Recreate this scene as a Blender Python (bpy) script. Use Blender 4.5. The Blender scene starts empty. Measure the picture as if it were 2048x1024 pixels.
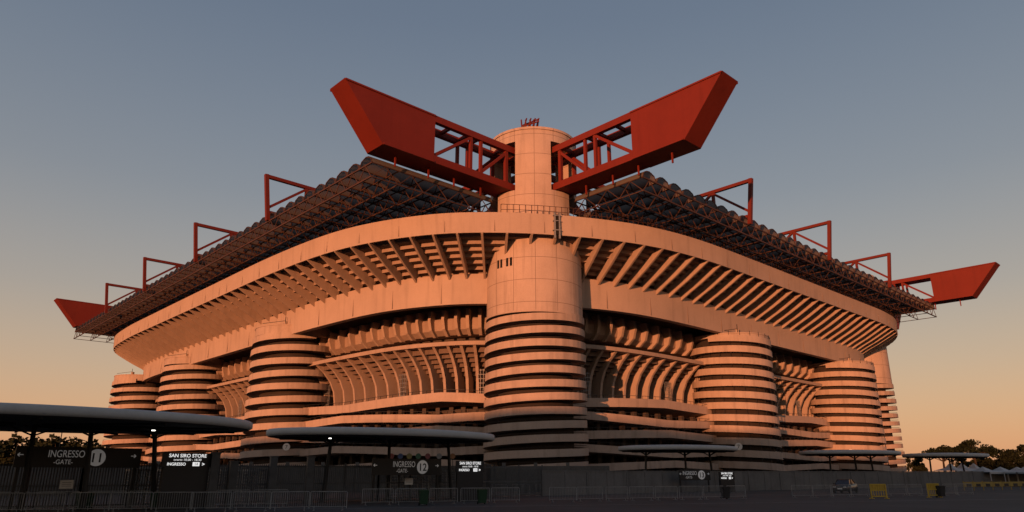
import bpy, math, random
from mathutils import Vector, Matrix
random.seed(7)
sc = bpy.context.scene
sc.view_settings.view_transform = 'Standard'
sc.view_settings.look = 'None'
sc.view_settings.exposure = 0
H0 = 2.2   # eye height

# ------------------------------------------------------------------ materials
def new_mat(name):
    m = bpy.data.materials.new(name); m.use_nodes = True
    nt = m.node_tree
    b = nt.nodes["Principled BSDF"]
    return m, nt, b

def N(nt, t, **kw):
    n = nt.nodes.new(t)
    for k, v in kw.items(): setattr(n, k, v)
    return n

def mottled(name, col, rough=0.8, var=0.25, scale=0.35, streak=0.0, metallic=0.0, bump=0.0, fine=6.0, spec=0.3):
    m, nt, b = new_mat(name)
    tc = N(nt, 'ShaderNodeTexCoord')
    n1 = N(nt, 'ShaderNodeTexNoise'); n1.inputs['Scale'].default_value = scale; n1.inputs['Detail'].default_value = 6
    n1.inputs['Roughness'].default_value = 0.65
    nt.links.new(tc.outputs['Object'], n1.inputs['Vector'])
    r1 = N(nt, 'ShaderNodeMapRange'); r1.inputs['From Min'].default_value = 0.3; r1.inputs['From Max'].default_value = 0.7
    r1.inputs['To Min'].default_value = 1 - var; r1.inputs['To Max'].default_value = 1 + var * 0.6
    nt.links.new(n1.outputs['Fac'], r1.inputs['Value'])
    fac = r1.outputs['Result']
    n3 = N(nt, 'ShaderNodeTexNoise'); n3.inputs['Scale'].default_value = fine; n3.inputs['Detail'].default_value = 4
    nt.links.new(tc.outputs['Object'], n3.inputs['Vector'])
    r3 = N(nt, 'ShaderNodeMapRange'); r3.inputs['From Min'].default_value = 0.3; r3.inputs['From Max'].default_value = 0.7
    r3.inputs['To Min'].default_value = 1 - var * 0.4; r3.inputs['To Max'].default_value = 1 + var * 0.3
    nt.links.new(n3.outputs['Fac'], r3.inputs['Value'])
    mu0 = N(nt, 'ShaderNodeMath', operation='MULTIPLY')
    nt.links.new(fac, mu0.inputs[0]); nt.links.new(r3.outputs['Result'], mu0.inputs[1]); fac = mu0.outputs[0]
    if streak > 0:
        mp = N(nt, 'ShaderNodeMapping'); mp.inputs['Scale'].default_value = (1.1, 1.1, 0.08)
        nt.links.new(tc.outputs['Object'], mp.inputs['Vector'])
        n2 = N(nt, 'ShaderNodeTexNoise'); n2.inputs['Scale'].default_value = 1.0; n2.inputs['Detail'].default_value = 5
        nt.links.new(mp.outputs['Vector'], n2.inputs['Vector'])
        r2 = N(nt, 'ShaderNodeMapRange'); r2.inputs['From Min'].default_value = 0.52; r2.inputs['From Max'].default_value = 0.75
        r2.inputs['To Min'].default_value = 1.0; r2.inputs['To Max'].default_value = 1 - streak
        nt.links.new(n2.outputs['Fac'], r2.inputs['Value'])
        mu = N(nt, 'ShaderNodeMath', operation='MULTIPLY')
        nt.links.new(fac, mu.inputs[0]); nt.links.new(r2.outputs['Result'], mu.inputs[1]); fac = mu.outputs[0]
    vm = N(nt, 'ShaderNodeVectorMath', operation='SCALE'); vm.inputs[0].default_value = col
    nt.links.new(fac, vm.inputs['Scale'])
    nt.links.new(vm.outputs['Vector'], b.inputs['Base Color'])
    b.inputs['Roughness'].default_value = rough
    b.inputs['Metallic'].default_value = metallic
    b.inputs['Specular IOR Level'].default_value = spec
    if bump > 0:
        bp = N(nt, 'ShaderNodeBump'); bp.inputs['Strength'].default_value = bump; bp.inputs['Distance'].default_value = 0.03
        nt.links.new(n3.outputs['Fac'], bp.inputs['Height']); nt.links.new(bp.outputs['Normal'], b.inputs['Normal'])
    return m

def emis(name, col, s, base=None):
    m, nt, b = new_mat(name)
    b.inputs['Base Color'].default_value = (*(base or col), 1)
    b.inputs['Emission Color'].default_value = (*col, 1)
    b.inputs['Emission Strength'].default_value = s
    return m

CON = mottled('concrete_weathered', (0.43, 0.335, 0.275), 0.85, 0.10, 0.16, 0.18, bump=0.15)
CON2 = mottled('concrete_ribs', (0.39, 0.30, 0.24), 0.85, 0.12, 0.4, 0.15, bump=0.15)
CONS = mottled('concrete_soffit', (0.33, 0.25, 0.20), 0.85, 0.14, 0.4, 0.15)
CONT = mottled('concrete_step_shade', (0.17, 0.125, 0.10), 0.9, 0.2, 0.4)  # shade under the steps painted in as a darker concrete
CONI = mottled('concrete_inner_shaded', (0.15, 0.11, 0.088), 0.85, 0.2, 0.4, 0.2)  # inner soffit shade put into the base colour
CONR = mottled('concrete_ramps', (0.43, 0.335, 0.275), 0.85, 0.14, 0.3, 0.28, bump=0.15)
COND = mottled('concrete_recess_shade', (0.07, 0.055, 0.046), 0.9, 0.3, 0.4, 0.3)  # recess shade painted into inner ceilings and back walls
CORE = mottled('ramp_core_shade', (0.040, 0.030, 0.025), 0.95, 0.3, 0.5)  # solid core coloured dark to stand for shade between ramp bands
JOINT = mottled('joint_dark', (0.24, 0.18, 0.15), 0.9, 0.2, 1.0)
RED = mottled('painted_red_steel', (0.165, 0.022, 0.012), 0.6, 0.10, 0.3, 0.12, spec=0.2)
REDD = mottled('painted_red_frames', (0.14, 0.022, 0.013), 0.6, 0.15, 0.3, spec=0.2)
LAT = mottled('lattice_brown_steel', (0.075, 0.038, 0.029), 0.7, 0.3, 0.6)
DARK = mottled('dark_metal', (0.025, 0.026, 0.028), 0.6, 0.2, 1.0)
FENCE = mottled('fence_steel', (0.075, 0.077, 0.08), 0.6, 0.25, 0.7)
WALLG = mottled('grey_wall', (0.14, 0.138, 0.136), 0.85, 0.2, 0.4, 0.3)
GALV = mottled('galvanised_steel', (0.24, 0.25, 0.26), 0.5, 0.2, 3.0, metallic=0.3)
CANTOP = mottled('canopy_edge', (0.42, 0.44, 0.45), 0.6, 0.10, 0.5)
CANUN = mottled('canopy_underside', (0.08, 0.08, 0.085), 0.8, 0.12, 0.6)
BLACK = mottled('void_black', (0.012, 0.011, 0.010), 0.9, 0.1, 1.0)
SIGNB = mottled('sign_black', (0.018, 0.019, 0.021), 0.5, 0.1, 1.0)
WHITE = mottled('white_paint', (0.72, 0.72, 0.70), 0.6, 0.06, 2.0)
LETTER = emis('sign_lettering_dim', (0.5, 0.5, 0.5), 0.12, (0.65, 0.65, 0.65))
LIT = emis('sign_lettering_lit', (1, 1, 1), 0.75, (0.7, 0.7, 0.7))
LAMP = emis('lamp_glow', (1, 0.95, 0.85), 4.0)
GLASS = mottled('dark_glass', (0.02, 0.022, 0.025), 0.1, 0.1, 1.0, spec=0.6)
YEL = mottled('yellow_paint', (0.50, 0.34, 0.05), 0.6, 0.15, 2.0)
GREEN = mottled('bin_green_plastic', (0.015, 0.05, 0.025), 0.5, 0.1, 2.0)
RUB = mottled('rubber', (0.015, 0.015, 0.015), 0.9, 0.1, 2.0)
CARP = mottled('car_paint_dark', (0.03, 0.03, 0.035), 0.25, 0.05, 1.0, spec=0.6)
BARK = mottled('bark', (0.05, 0.036, 0.026), 0.9, 0.3, 3.0)
LEAF = mottled('foliage', (0.022, 0.029, 0.015), 0.9, 0.6, 0.5, fine=3.0, spec=0.1)
LEAF2 = mottled('pine_foliage', (0.018, 0.027, 0.014), 0.9, 0.6, 0.5, fine=3.0, spec=0.1)
TENT = mottled('marquee_fabric', (0.45, 0.44, 0.43), 0.7, 0.08, 0.6)
SHBLK = mottled('shadow_building_render', (0.40, 0.35, 0.28), 0.9, 0.15, 0.2, 0.2)
SEAT = mottled('stand_concrete', (0.22, 0.2, 0.19), 0.9, 0.2, 0.3)
GRASS = mottled('pitch_grass', (0.04, 0.08, 0.02), 0.9, 0.2, 0.2)

VAULT, nt, b = new_mat('polycarbonate_vault')
b.inputs['Base Color'].default_value = (0.16, 0.142, 0.13, 1); b.inputs['Roughness'].default_value = 0.7
b.inputs['Specular IOR Level'].default_value = 0.1
tr = N(nt, 'ShaderNodeBsdfTranslucent'); tr.inputs['Color'].default_value = (0.32, 0.28, 0.24, 1)
mx = N(nt, 'ShaderNodeMixShader'); mx.inputs[0].default_value = 0.35
nt.links.new(b.outputs[0], mx.inputs[1]); nt.links.new(tr.outputs[0], mx.inputs[2])
nt.links.new(mx.outputs[0], nt.nodes['Material Output'].inputs['Surface'])

DRUM = mottled('concrete_drum_panels', (0.46, 0.36, 0.30), 0.85, 0.13, 0.2, 0.28, bump=0.15)
nt = DRUM.node_tree; b = nt.nodes['Principled BSDF']
src = b.inputs['Base Color'].links[0].from_socket
tc = N(nt, 'ShaderNodeTexCoord'); sp = N(nt, 'ShaderNodeSeparateXYZ'); nt.links.new(tc.outputs['Object'], sp.inputs[0])
def linemask(sock, mul, wid, off=0.0):
    a = N(nt, 'ShaderNodeMath', operation='MULTIPLY_ADD'); a.inputs[1].default_value = mul; a.inputs[2].default_value = off
    nt.links.new(sock, a.inputs[0])
    f = N(nt, 'ShaderNodeMath', operation='FRACT'); nt.links.new(a.outputs[0], f.inputs[0])
    l = N(nt, 'ShaderNodeMath', operation='LESS_THAN'); l.inputs[1].default_value = wid
    nt.links.new(f.outputs[0], l.inputs[0]); return l.outputs[0]
at = N(nt, 'ShaderNodeMath', operation='ARCTAN2'); nt.links.new(sp.outputs[1], at.inputs[0]); nt.links.new(sp.outputs[0], at.inputs[1])
h1 = linemask(sp.outputs[2], 1 / 3.3, 0.022, 0.35); h2 = linemask(at.outputs[0], 14 / (2 * math.pi), 0.022, 10.2)
mxm = N(nt, 'ShaderNodeMath', operation='MAXIMUM'); nt.links.new(h1, mxm.inputs[0]); nt.links.new(h2, mxm.inputs[1])
dk = N(nt, 'ShaderNodeMix', data_type='RGBA'); nt.links.new(mxm.outputs[0], dk.inputs[0]); nt.links.new(src, dk.inputs[6])
dk.inputs[7].default_value = (0.2, 0.15, 0.12, 1); nt.links.new(dk.outputs[2], b.inputs['Base Color'])

# ------------------------------------------------------------------ mesh builder
class MB:
    def __init__(s): s.v = []; s.f = []; s.m = []
    def add(s, vs, fs, m=0):
        o = len(s.v); s.v.extend(vs)
        for f in fs: s.f.append(tuple(i + o for i in f)); s.m.append(m)
    def box(s, c, d, rot=0.0, m=0):
        cx, cy, cz = c; hx, hy, hz = d[0] / 2, d[1] / 2, d[2] / 2
        ca, sa = math.cos(rot), math.sin(rot); vs = []
        for z in (-hz, hz):
            for x, y in ((-hx, -hy), (hx, -hy), (hx, hy), (-hx, hy)):
                vs.append((cx + x * ca - y * sa, cy + x * sa + y * ca, cz + z))
        s.add(vs, [(0, 3, 2, 1), (4, 5, 6, 7), (0, 1, 5, 4), (1, 2, 6, 5), (2, 3, 7, 6), (3, 0, 4, 7)], m)
    def bar(s, p, q, w, h=None, m=0):
        h = h or w; p = Vector(p); q = Vector(q); d = (q - p)
        if d.length < 1e-6: return
        d.normalize(); up = Vector((0, 0, 1))
        if abs(d.z) > 0.99: up = Vector((1, 0, 0))
        sd = d.cross(up).normalized(); u = sd.cross(d)
        vs = []
        for c in (p, q):
            for x, y in ((-1, -1), (1, -1), (1, 1), (-1, 1)):
                vs.append(tuple(c + sd * (x * w / 2) + u * (y * h / 2)))
        s.add(vs, [(0, 3, 2, 1), (4, 5, 6, 7), (0, 1, 5, 4), (1, 2, 6, 5), (2, 3, 7, 6), (3, 0, 4, 7)], m)
    def cyl(s, cx, cy, z0, z1, r0, r1=None, n=24, m=0, caps=True):
        r1 = r0 if r1 is None else r1; vs = []
        for z, r in ((z0, r0), (z1, r1)):
            for i in range(n):
                a = 2 * math.pi * i / n; vs.append((cx + r * math.cos(a), cy + r * math.sin(a), z))
        fs = [(i, (i + 1) % n, n + (i + 1) % n, n + i) for i in range(n)]
        if caps: fs += [tuple(range(n - 1, -1, -1)), tuple(range(n, 2 * n))]
        s.add(vs, fs, m)
    def prism(s, poly, z0, z1, m=0):
        n = len(poly); vs = [(x, y, z0) for x, y in poly] + [(x, y, z1) for x, y in poly]
        fs = [(i, (i + 1) % n, n + (i + 1) % n, n + i) for i in range(n)] + [tuple(range(n - 1, -1, -1)), tuple(range(n, 2 * n))]
        s.add(vs, fs, m)
    def tube(s, pts, r, n=6, m=0):
        for a, b_ in zip(pts[:-1], pts[1:]): s.bar(a, b_, r * 2, None, m)
    def limb(s, p, q, r0, r1, n=7, m=0):
        p = Vector(p); q = Vector(q); d = (q - p).normalized(); up = Vector((1, 0, 0)) if abs(d.z) > .9 else Vector((0, 0, 1))
        sd = d.cross(up).normalized(); u = sd.cross(d); vs = []
        for c, r in ((p, r0), (q, r1)):
            for i in range(n):
                a = 2 * math.pi * i / n; vs.append(tuple(c + sd * math.cos(a) * r + u * math.sin(a) * r))
        s.add(vs, [(i, (i + 1) % n, n + (i + 1) % n, n + i) for i in range(n)], m)
    def obj(s, name, mats, parent=None, smooth=False, loc=(0, 0, 0), rot=0.0):
        me = bpy.data.meshes.new(name); me.from_pydata(s.v, [], s.f)
        for m in (mats if isinstance(mats, (list, tuple)) else [mats]): me.materials.append(m)
        me.polygons.foreach_set('material_index', s.m)
        if smooth: me.polygons.foreach_set('use_smooth', [True] * len(s.f))
        me.update()
        o = bpy.data.objects.new(name, me); sc.collection.objects.link(o)
        o.location = loc; o.rotation_euler = (0, 0, rot)
        if parent: o.parent = parent
        return o

def empty(name, loc=(0, 0, 0), rot=0.0, parent=None):
    e = bpy.data.objects.new(name, None); sc.collection.objects.link(e)
    e.location = loc; e.rotation_euler = (0, 0, rot); e.parent = parent
    return e

def text(s, size, loc, rotz, mat, parent, name='lettering', align='LEFT', sx=1.0, off=0.0):
    c = bpy.data.curves.new(name, 'FONT'); c.body = s; c.size = size; c.extrude = 0.004; c.align_x = align; c.offset = off
    c.materials.append(mat)
    o = bpy.data.objects.new(name, c); sc.collection.objects.link(o)
    o.location = loc; o.rotation_euler = (math.pi / 2, 0, rotz); o.scale = (sx, 1, 1); o.parent = parent
    return o

# ------------------------------------------------------------------ stadium
A, B = 121.0, 160.0
ang = math.atan2(0.682, 0.731)
ST = empty('football_stadium', (3.4, 103.3, 0), ang)
def Z(z): return z + H0

K = [(-24.5, 60), (-24.3, 37), (-22.5, 18), (-17.3, 4.8), (-12.0, -1.6), (-5.8, -6.6), (2.7, -11.3), (11, -14.3), (22, -15.8), (37, -16), (50, -16)]
ctrl = list(K)
ctrl += [(A - a, b_) for a, b_ in reversed(K)]
ctrl += [(A - a, B - b_) for a, b_ in K]
ctrl += [(a, B - b_) for a, b_ in reversed(K)]
pts = []
n = len(ctrl)
for i in range(n):
    p0, p1, p2, p3 = (Vector(ctrl[(i + k) % n]) for k in (-1, 0, 1, 2))
    for k in range(24):
        t = k / 24
        pts.append(0.5 * ((2 * p1) + (p2 - p0) * t + (2 * p0 - 5 * p1 + 4 * p2 - p3) * t * t + (3 * p1 - p0 - 3 * p2 + p3) * t ** 3))
cum = [0]
for i in range(len(pts)): cum.append(cum[-1] + (pts[(i + 1) % len(pts)] - pts[i]).length)
PER = cum[-1]; NR = round(PER / 3.6); NS = NR * 4
P = []; j = 0
for i in range(NS):
    s_ = PER * i / NS
    while cum[j + 1] < s_: j += 1
    t = (s_ - cum[j]) / max(1e-6, cum[j + 1] - cum[j])
    P.append(pts[j].lerp(pts[(j + 1) % len(pts)], t))
for _ in range(25):
    P = [(P[i - 1] + P[i] * 2 + P[(i + 1) % NS]) / 4 for i in range(NS)]
T = []; NI = []
for i in range(NS):
    t = (P[(i + 5) % NS] - P[i - 5]).normalized(); T.append(t); NI.append(Vector((-t.y, t.x)))
if (P[10] + NI[10] * 10 - Vector((A / 2, B / 2))).length > (P[10] - Vector((A / 2, B / 2))).length: NI = [-v for v in NI]
def at_(i, o):
    i %= NS; q = P[i] + NI[i] * o; return q.x, q.y
def ta(i):
    i %= NS; return math.atan2(T[i].y, T[i].x)

def sweep(mb, prof, closed=False, zf=None, m=0, alt=None):
    k = len(prof); vs = []
    for i in range(NS):
        dz = zf(i) if zf else 0
        for o, z in prof:
            x, y = at_(i, o); vs.append((x, y, Z(z) + dz))
    o_ = len(mb.v); mb.v.extend(vs)
    for i in range(NS):
        a = i * k; b_ = ((i + 1) % NS) * k
        for q in range(k if closed else k - 1):
            r = (q + 1) % k; mb.f.append((o_ + a + q, o_ + b_ + q, o_ + b_ + r, o_ + a + r))
            mb.m.append(alt if (alt is not None and abs(prof[q][1] - prof[r][1]) < 1e-6) else m)

def fin(mb, i, top, bot, w, m=0):
    tx, ty = T[i % NS]; vs = []
    for s_ in (-1, 1):
        for o, z in top + bot[::-1]:
            x, y = at_(i, o); vs.append((x + tx * s_ * w / 2, y + ty * s_ * w / 2, Z(z)))
    n_ = len(top); k = 2 * n_; fs = []
    for q in range(n_ - 1):
        fs.append((q, q + 1, k - 2 - q, k - 1 - q)); fs.append((k + q, k + k - 1 - q, k + k - 2 - q, k + q + 1))
    for q in range(k): fs.append((q, (q + 1) % k, k + (q + 1) % k, k + q))
    mb.add(vs, fs, m)

mb = MB()
sweep(mb, [(0.0, 32.6), (-0.25, 35.6), (0.55, 35.6), (0.7, 33.4)])
mb.obj('upper_lip', [CON], ST)
mb = MB()
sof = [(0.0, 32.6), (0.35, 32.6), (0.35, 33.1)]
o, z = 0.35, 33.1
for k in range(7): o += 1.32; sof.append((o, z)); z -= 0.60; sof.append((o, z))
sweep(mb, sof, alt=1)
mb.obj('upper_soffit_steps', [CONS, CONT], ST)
mb = MB()
sweep(mb, [(8.35, 24.2), (8.1, 28.8), (9.3, 28.8), (9.5, 24.2)], True)
mb.obj('ring_beam', [CON], ST)
mb = MB()
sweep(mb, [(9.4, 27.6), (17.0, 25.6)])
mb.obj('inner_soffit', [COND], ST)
mb = MB()
for r in range(NR):
    i = r * 4
    top = [(0.3, 33.2), (2.4, 32.5), (4.6, 31.5), (6.8, 30.5), (8.6, 29.6)]
    bot = [(0.05, 32.5), (2.0, 31.35), (4.1, 30.15), (6.2, 29.1), (8.15, 28.0)]
    fin(mb, i, top, bot, 0.32)
mb.obj('soffit_ribs', [CON2], ST)
mb = MB()
for r in range(0, NR):
    i = r * 4 + 2
    if r % 2 == 0:
        x, y = at_(i, -0.13); mb.box((x, y, Z(34.1)), (0.05, 0.05, 2.6), ta(i))
    if r % 3 == 0:
        x, y = at_(i, 8.22); mb.box((x, y, Z(26.5)), (0.04, 0.08, 4.2), ta(i))
mb.obj('panel_joints', [JOINT], ST)

# second tier under the beam
mb = MB()
sweep(mb, [(17.0, 25.8), (16.2, 24.6), (15.6, 23.4), (15.8, 21.9), (16.8, 21.2), (19.0, 21.2)])
mb.obj('second_tier_fascia', [CONS], ST)
mb = MB()
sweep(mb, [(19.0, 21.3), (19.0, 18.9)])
mb.obj('second_tier_gap_shade', [COND], ST)  # dark sheet stands in for shade in the gap above the walkway
mb = MB()
sweep(mb, [(12.4, 18.75), (12.3, 19.35), (12.5, 19.35), (18.9, 19.35), (18.9, 18.95), (13.0, 18.75)], True)
mb.obj('second_tier_walkway', [CON2], ST)
mb = MB()
for r in range(NR):
    i = r * 4 + 2
    fin(mb, i, [(16.6, 24.9), (16.0, 23.4), (16.2, 21.9), (17.0, 21.0)], [(14.6, 24.9), (14.4, 23.4), (14.9, 21.9), (16.2, 20.9)], 0.5)
mb.obj('second_tier_brackets', [CON2], ST)
mb = MB()
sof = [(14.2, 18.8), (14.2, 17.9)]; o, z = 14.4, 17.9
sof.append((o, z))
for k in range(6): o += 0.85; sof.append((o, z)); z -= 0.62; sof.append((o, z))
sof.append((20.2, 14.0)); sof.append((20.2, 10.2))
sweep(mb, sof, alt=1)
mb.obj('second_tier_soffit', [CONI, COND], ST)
mb = MB()
for r in range(NR):
    i = r * 4 + 1
    fin(mb, i, [(13.4, 18.9), (15.2, 18.3), (17.2, 17.2), (19.0, 15.6), (20.0, 13.7), (20.2, 10.2)],
        [(12.7, 18.8), (14.4, 17.5), (15.8, 16.0), (16.7, 14.2), (17.0, 12.4), (16.9, 10.2)], 0.46)
mb.obj('second_tier_ribs', [CON2], ST)
mb = MB(); mf = MB()
for r in range(NR):
    i = r * 4 + 3; x, y = at_(i, 20.0); a_ = ta(i); Ti = T[i % NS]
    w = 2.1 if r % 2 else 1.5
    mb.box((x, y, Z(11.9)), (w, 0.4, 2.8), a_)
    for k in range(6):
        t0 = math.pi * k / 6; t1 = math.pi * (k + 1) / 6
        xm = (math.cos(t0) + math.cos(t1)) / 2 * w / 2; hz = (math.sin(t0) + math.sin(t1)) / 2 * 0.8
        mb.box((x + Ti.x * xm, y + Ti.y * xm, Z(13.29) + hz / 2), (w / 6, 0.4, hz), a_)
    if r % 7 == 3:
        x, y = at_(i, 16.4)
        for kx in range(5):
            xx = (kx - 2) * 0.42; mf.box((x + Ti.x * xx, y + Ti.y * xx, Z(13.4)), (0.07, 0.07, 4.4), a_)
        for kz in range(7): mf.box((x, y, Z(11.35 + kz * 0.68)), (1.75, 0.06, 0.07), a_)
mb.obj('portals', [BLACK], ST)
mf.obj('window_grilles', [GALV], ST)
def tri(i, ph, amp):
    t = (i / NS * 12 + ph) % 1.0
    return amp * (abs(2 * t - 1) * 2 - 1)
mb = MB()
GL = ((9.9, 1.35), (7.5, 1.2), (5.1, 1.2), (2.7, 1.1), (0.4, 1.1))
for k, (zz, hh) in enumerate(GL):
    ph = 0.5 * (k % 2); o0 = 12.4 - 0.35 * k
    sweep(mb, [(o0, zz), (o0 - 0.08, zz + hh), (o0 + 0.12, zz + hh), (o0 + 0.2, zz + 0.3), (20.3, zz + 0.3), (20.3, zz)], True, lambda i: tri(i, ph, 0.4))
mb.obj('gallery_ramps', [CONR], ST)
mb = MB()
for k, (zz, hh) in enumerate(GL[:4]):
    ph = 0.5 * (k % 2); o0 = 12.4 - 0.35 * k
    for i in range(0, NS, 2):
        x, y = at_(i, o0); d = tri(i, ph, 0.4); mb.bar((x, y, Z(zz + hh) + d), (x, y, Z(zz + hh + .45) + d), 0.05)
    for i in range(NS):
        x, y = at_(i, o0); x2, y2 = at_(i + 1, o0)
        mb.bar((x, y, Z(zz + hh + .45) + tri(i, ph, .4)), (x2, y2, Z(zz + hh + .45) + tri((i + 1), ph, .4)), 0.06)
mb.obj('gallery_rails', [DARK], ST)
mb = MB()
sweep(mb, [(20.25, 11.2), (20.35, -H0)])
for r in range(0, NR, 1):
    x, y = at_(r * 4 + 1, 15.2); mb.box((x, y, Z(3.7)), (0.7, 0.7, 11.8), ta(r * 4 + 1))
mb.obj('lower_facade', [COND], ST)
mb = MB(); vs = []; C = Vector((A / 2, B / 2))
for i in range(NS):
    x, y = at_(i, 0.6); vs.append((x, y, Z(34.2)))
    x2, y2 = at_(i, 14); q = C + (Vector((x2, y2)) - C) * 0.96; vs.append((q.x, q.y, Z(27.6)))
    q = C + (Vector((x2, y2)) - C) * 0.55; vs.append((q.x, q.y, Z(-1)))
fs = []
for i in range(NS):
    a = i * 3; b_ = ((i + 1) % NS) * 3
    for q in range(2): fs.append((a + q, b_ + q, b_ + q + 1, a + q + 1))
mb.add(vs, fs); mb.obj('stands', [SEAT], ST)
mb = MB(); mb.prism([(C.x + (at_(i, 14)[0] - C.x) * 0.56, C.y + (at_(i, 14)[1] - C.y) * 0.56) for i in range(0, NS, 8)], 0.3, 0.8)
mb.obj('playing_field', [GRASS], ST)
mb = MB()
for i in range(0, NS):
    x, y = at_(i, 0.15); x2, y2 = at_(i + 1, 0.15)
    if not (-26 < x < 4 and -3 < y < 150):
        mb.bar((x, y, Z(35.5)), (x, y, Z(37.0)), 0.07)
        for zz in (36.2, 37.0): mb.bar((x, y, Z(zz)), (x2, y2, Z(zz)), 0.06)
mb.obj('lip_railing', [LAT], ST)

def ramp_tower(x, y, R, ztop, cap, pitch=1.8, ph=0.95, hand=1, core=1.3, start=0.0, rail=False, kit=0):
    mb = MB(); zb = -H0
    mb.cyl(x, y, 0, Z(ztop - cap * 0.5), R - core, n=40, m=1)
    steps = 48; turns = (ztop - cap - zb - ph * 0.6) / pitch; ntot = int(turns * steps); vs = []
    for s_ in range(ntot + 1):
        th = start + hand * 2 * math.pi * s_ / steps; zz = zb + pitch * s_ / steps + 0.05 * math.sin(s_ * .21)
        rr = R + 0.07 * math.sin(s_ * .037 + start)
        c, sn = math.cos(th), math.sin(th)
        for r, dz in ((rr, 0), (rr, ph), (rr - .16, ph), (rr - .16, .2), (R - core - .05, .2), (R - core - .05, 0)):
            vs.append((x + r * c, y + r * sn, Z(zz + dz)))
    fs = []
    for s_ in range(ntot):
        for q in range(6):
            r = (q + 1) % 6; fs.append((s_ * 6 + q, (s_ + 1) * 6 + q, (s_ + 1) * 6 + r, s_ * 6 + r))
    fs.append((0, 1, 2, 3, 4, 5)); fs.append(tuple(ntot * 6 + q for q in range(6)))
    mb.add(vs, fs, 0)
    if cap > 0.1:
        mb.cyl(x, y, Z(ztop - cap), Z(ztop), R - .1 - core * .1, n=56, m=0)
        mb.cyl(x, y, Z(ztop), Z(ztop + .18), R - core * .1, n=56, m=0)
    if rail:
        for s_ in range(0, ntot, 2):
            th = start + hand * 2 * math.pi * s_ / steps; zz = zb + pitch * s_ / steps
            cx, cy = x + (R - .1) * math.cos(th), y + (R - .1) * math.sin(th)
            mb.bar((cx, cy, Z(zz + ph)), (cx, cy, Z(zz + pitch)), 0.06, m=2)
    else:
        last = None
        for s_ in range(0, ntot - steps, 3):
            th = start + hand * 2 * math.pi * s_ / steps; zz = zb + pitch * s_ / steps
            cur = (x + (R - .08) * math.cos(th), y + (R - .08) * math.sin(th), Z(zz + ph + .3))
            if last: mb.bar(last, cur, .045, m=2)
            last = cur
    if kit:
        dx, dy = -.68, -.68
        mb.box((x + dx * (R - 1.4), y + dy * (R - 1.4), Z(ztop + .55)), (.7, .5, .8), .6, 0); mb.bar((x + dx * (R - 1), y + dy * (R - 1), Z(ztop)), (x + dx * (R - 1), y + dy * (R - 1), Z(ztop + 1.8)), .09, m=2)
        mb.bar((x + dx * (R - 1), y + dy * (R - 1), Z(ztop + 1.0)), (x + dx * (R - 1) - 3, y + dy * (R - 1) + 3, Z(ztop + .5)), .08, m=2)
    mb.obj('ramp_tower', [CONR, CORE, DARK], ST)
for x, y, h in ((-12, 53.3, 1), (-12, 104.5, 1), (-12, 147, 1)):
    ramp_tower(x, y, 7.9, 25.9, 1.5, 2.3, 1.12, h, 2.2, kit=1, start=y)
for x, y in ((47, -5), (96, -5)):
    ramp_tower(x, y, 7.4, 24.0, 0.5, 2.0, 1.15, -1, 1.3, rail=True, kit=1)
for x, y in ((A + 12, 53.3), (A + 12, 104.5), (47, B + 5), (85, B + 5)):
    ramp_tower(x, y, 7.4, 24.3, 0.8, 2.0, 1.0, 1, 1.0)
def circ(R, a0=0, a1=2 * math.pi, n=48):
    return [(R * math.cos(a0 + (a1 - a0) * k / n), R * math.sin(a0 + (a1 - a0) * k / n)) for k in range(n + (0 if a1 - a0 > 6.2 else 1))]
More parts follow.
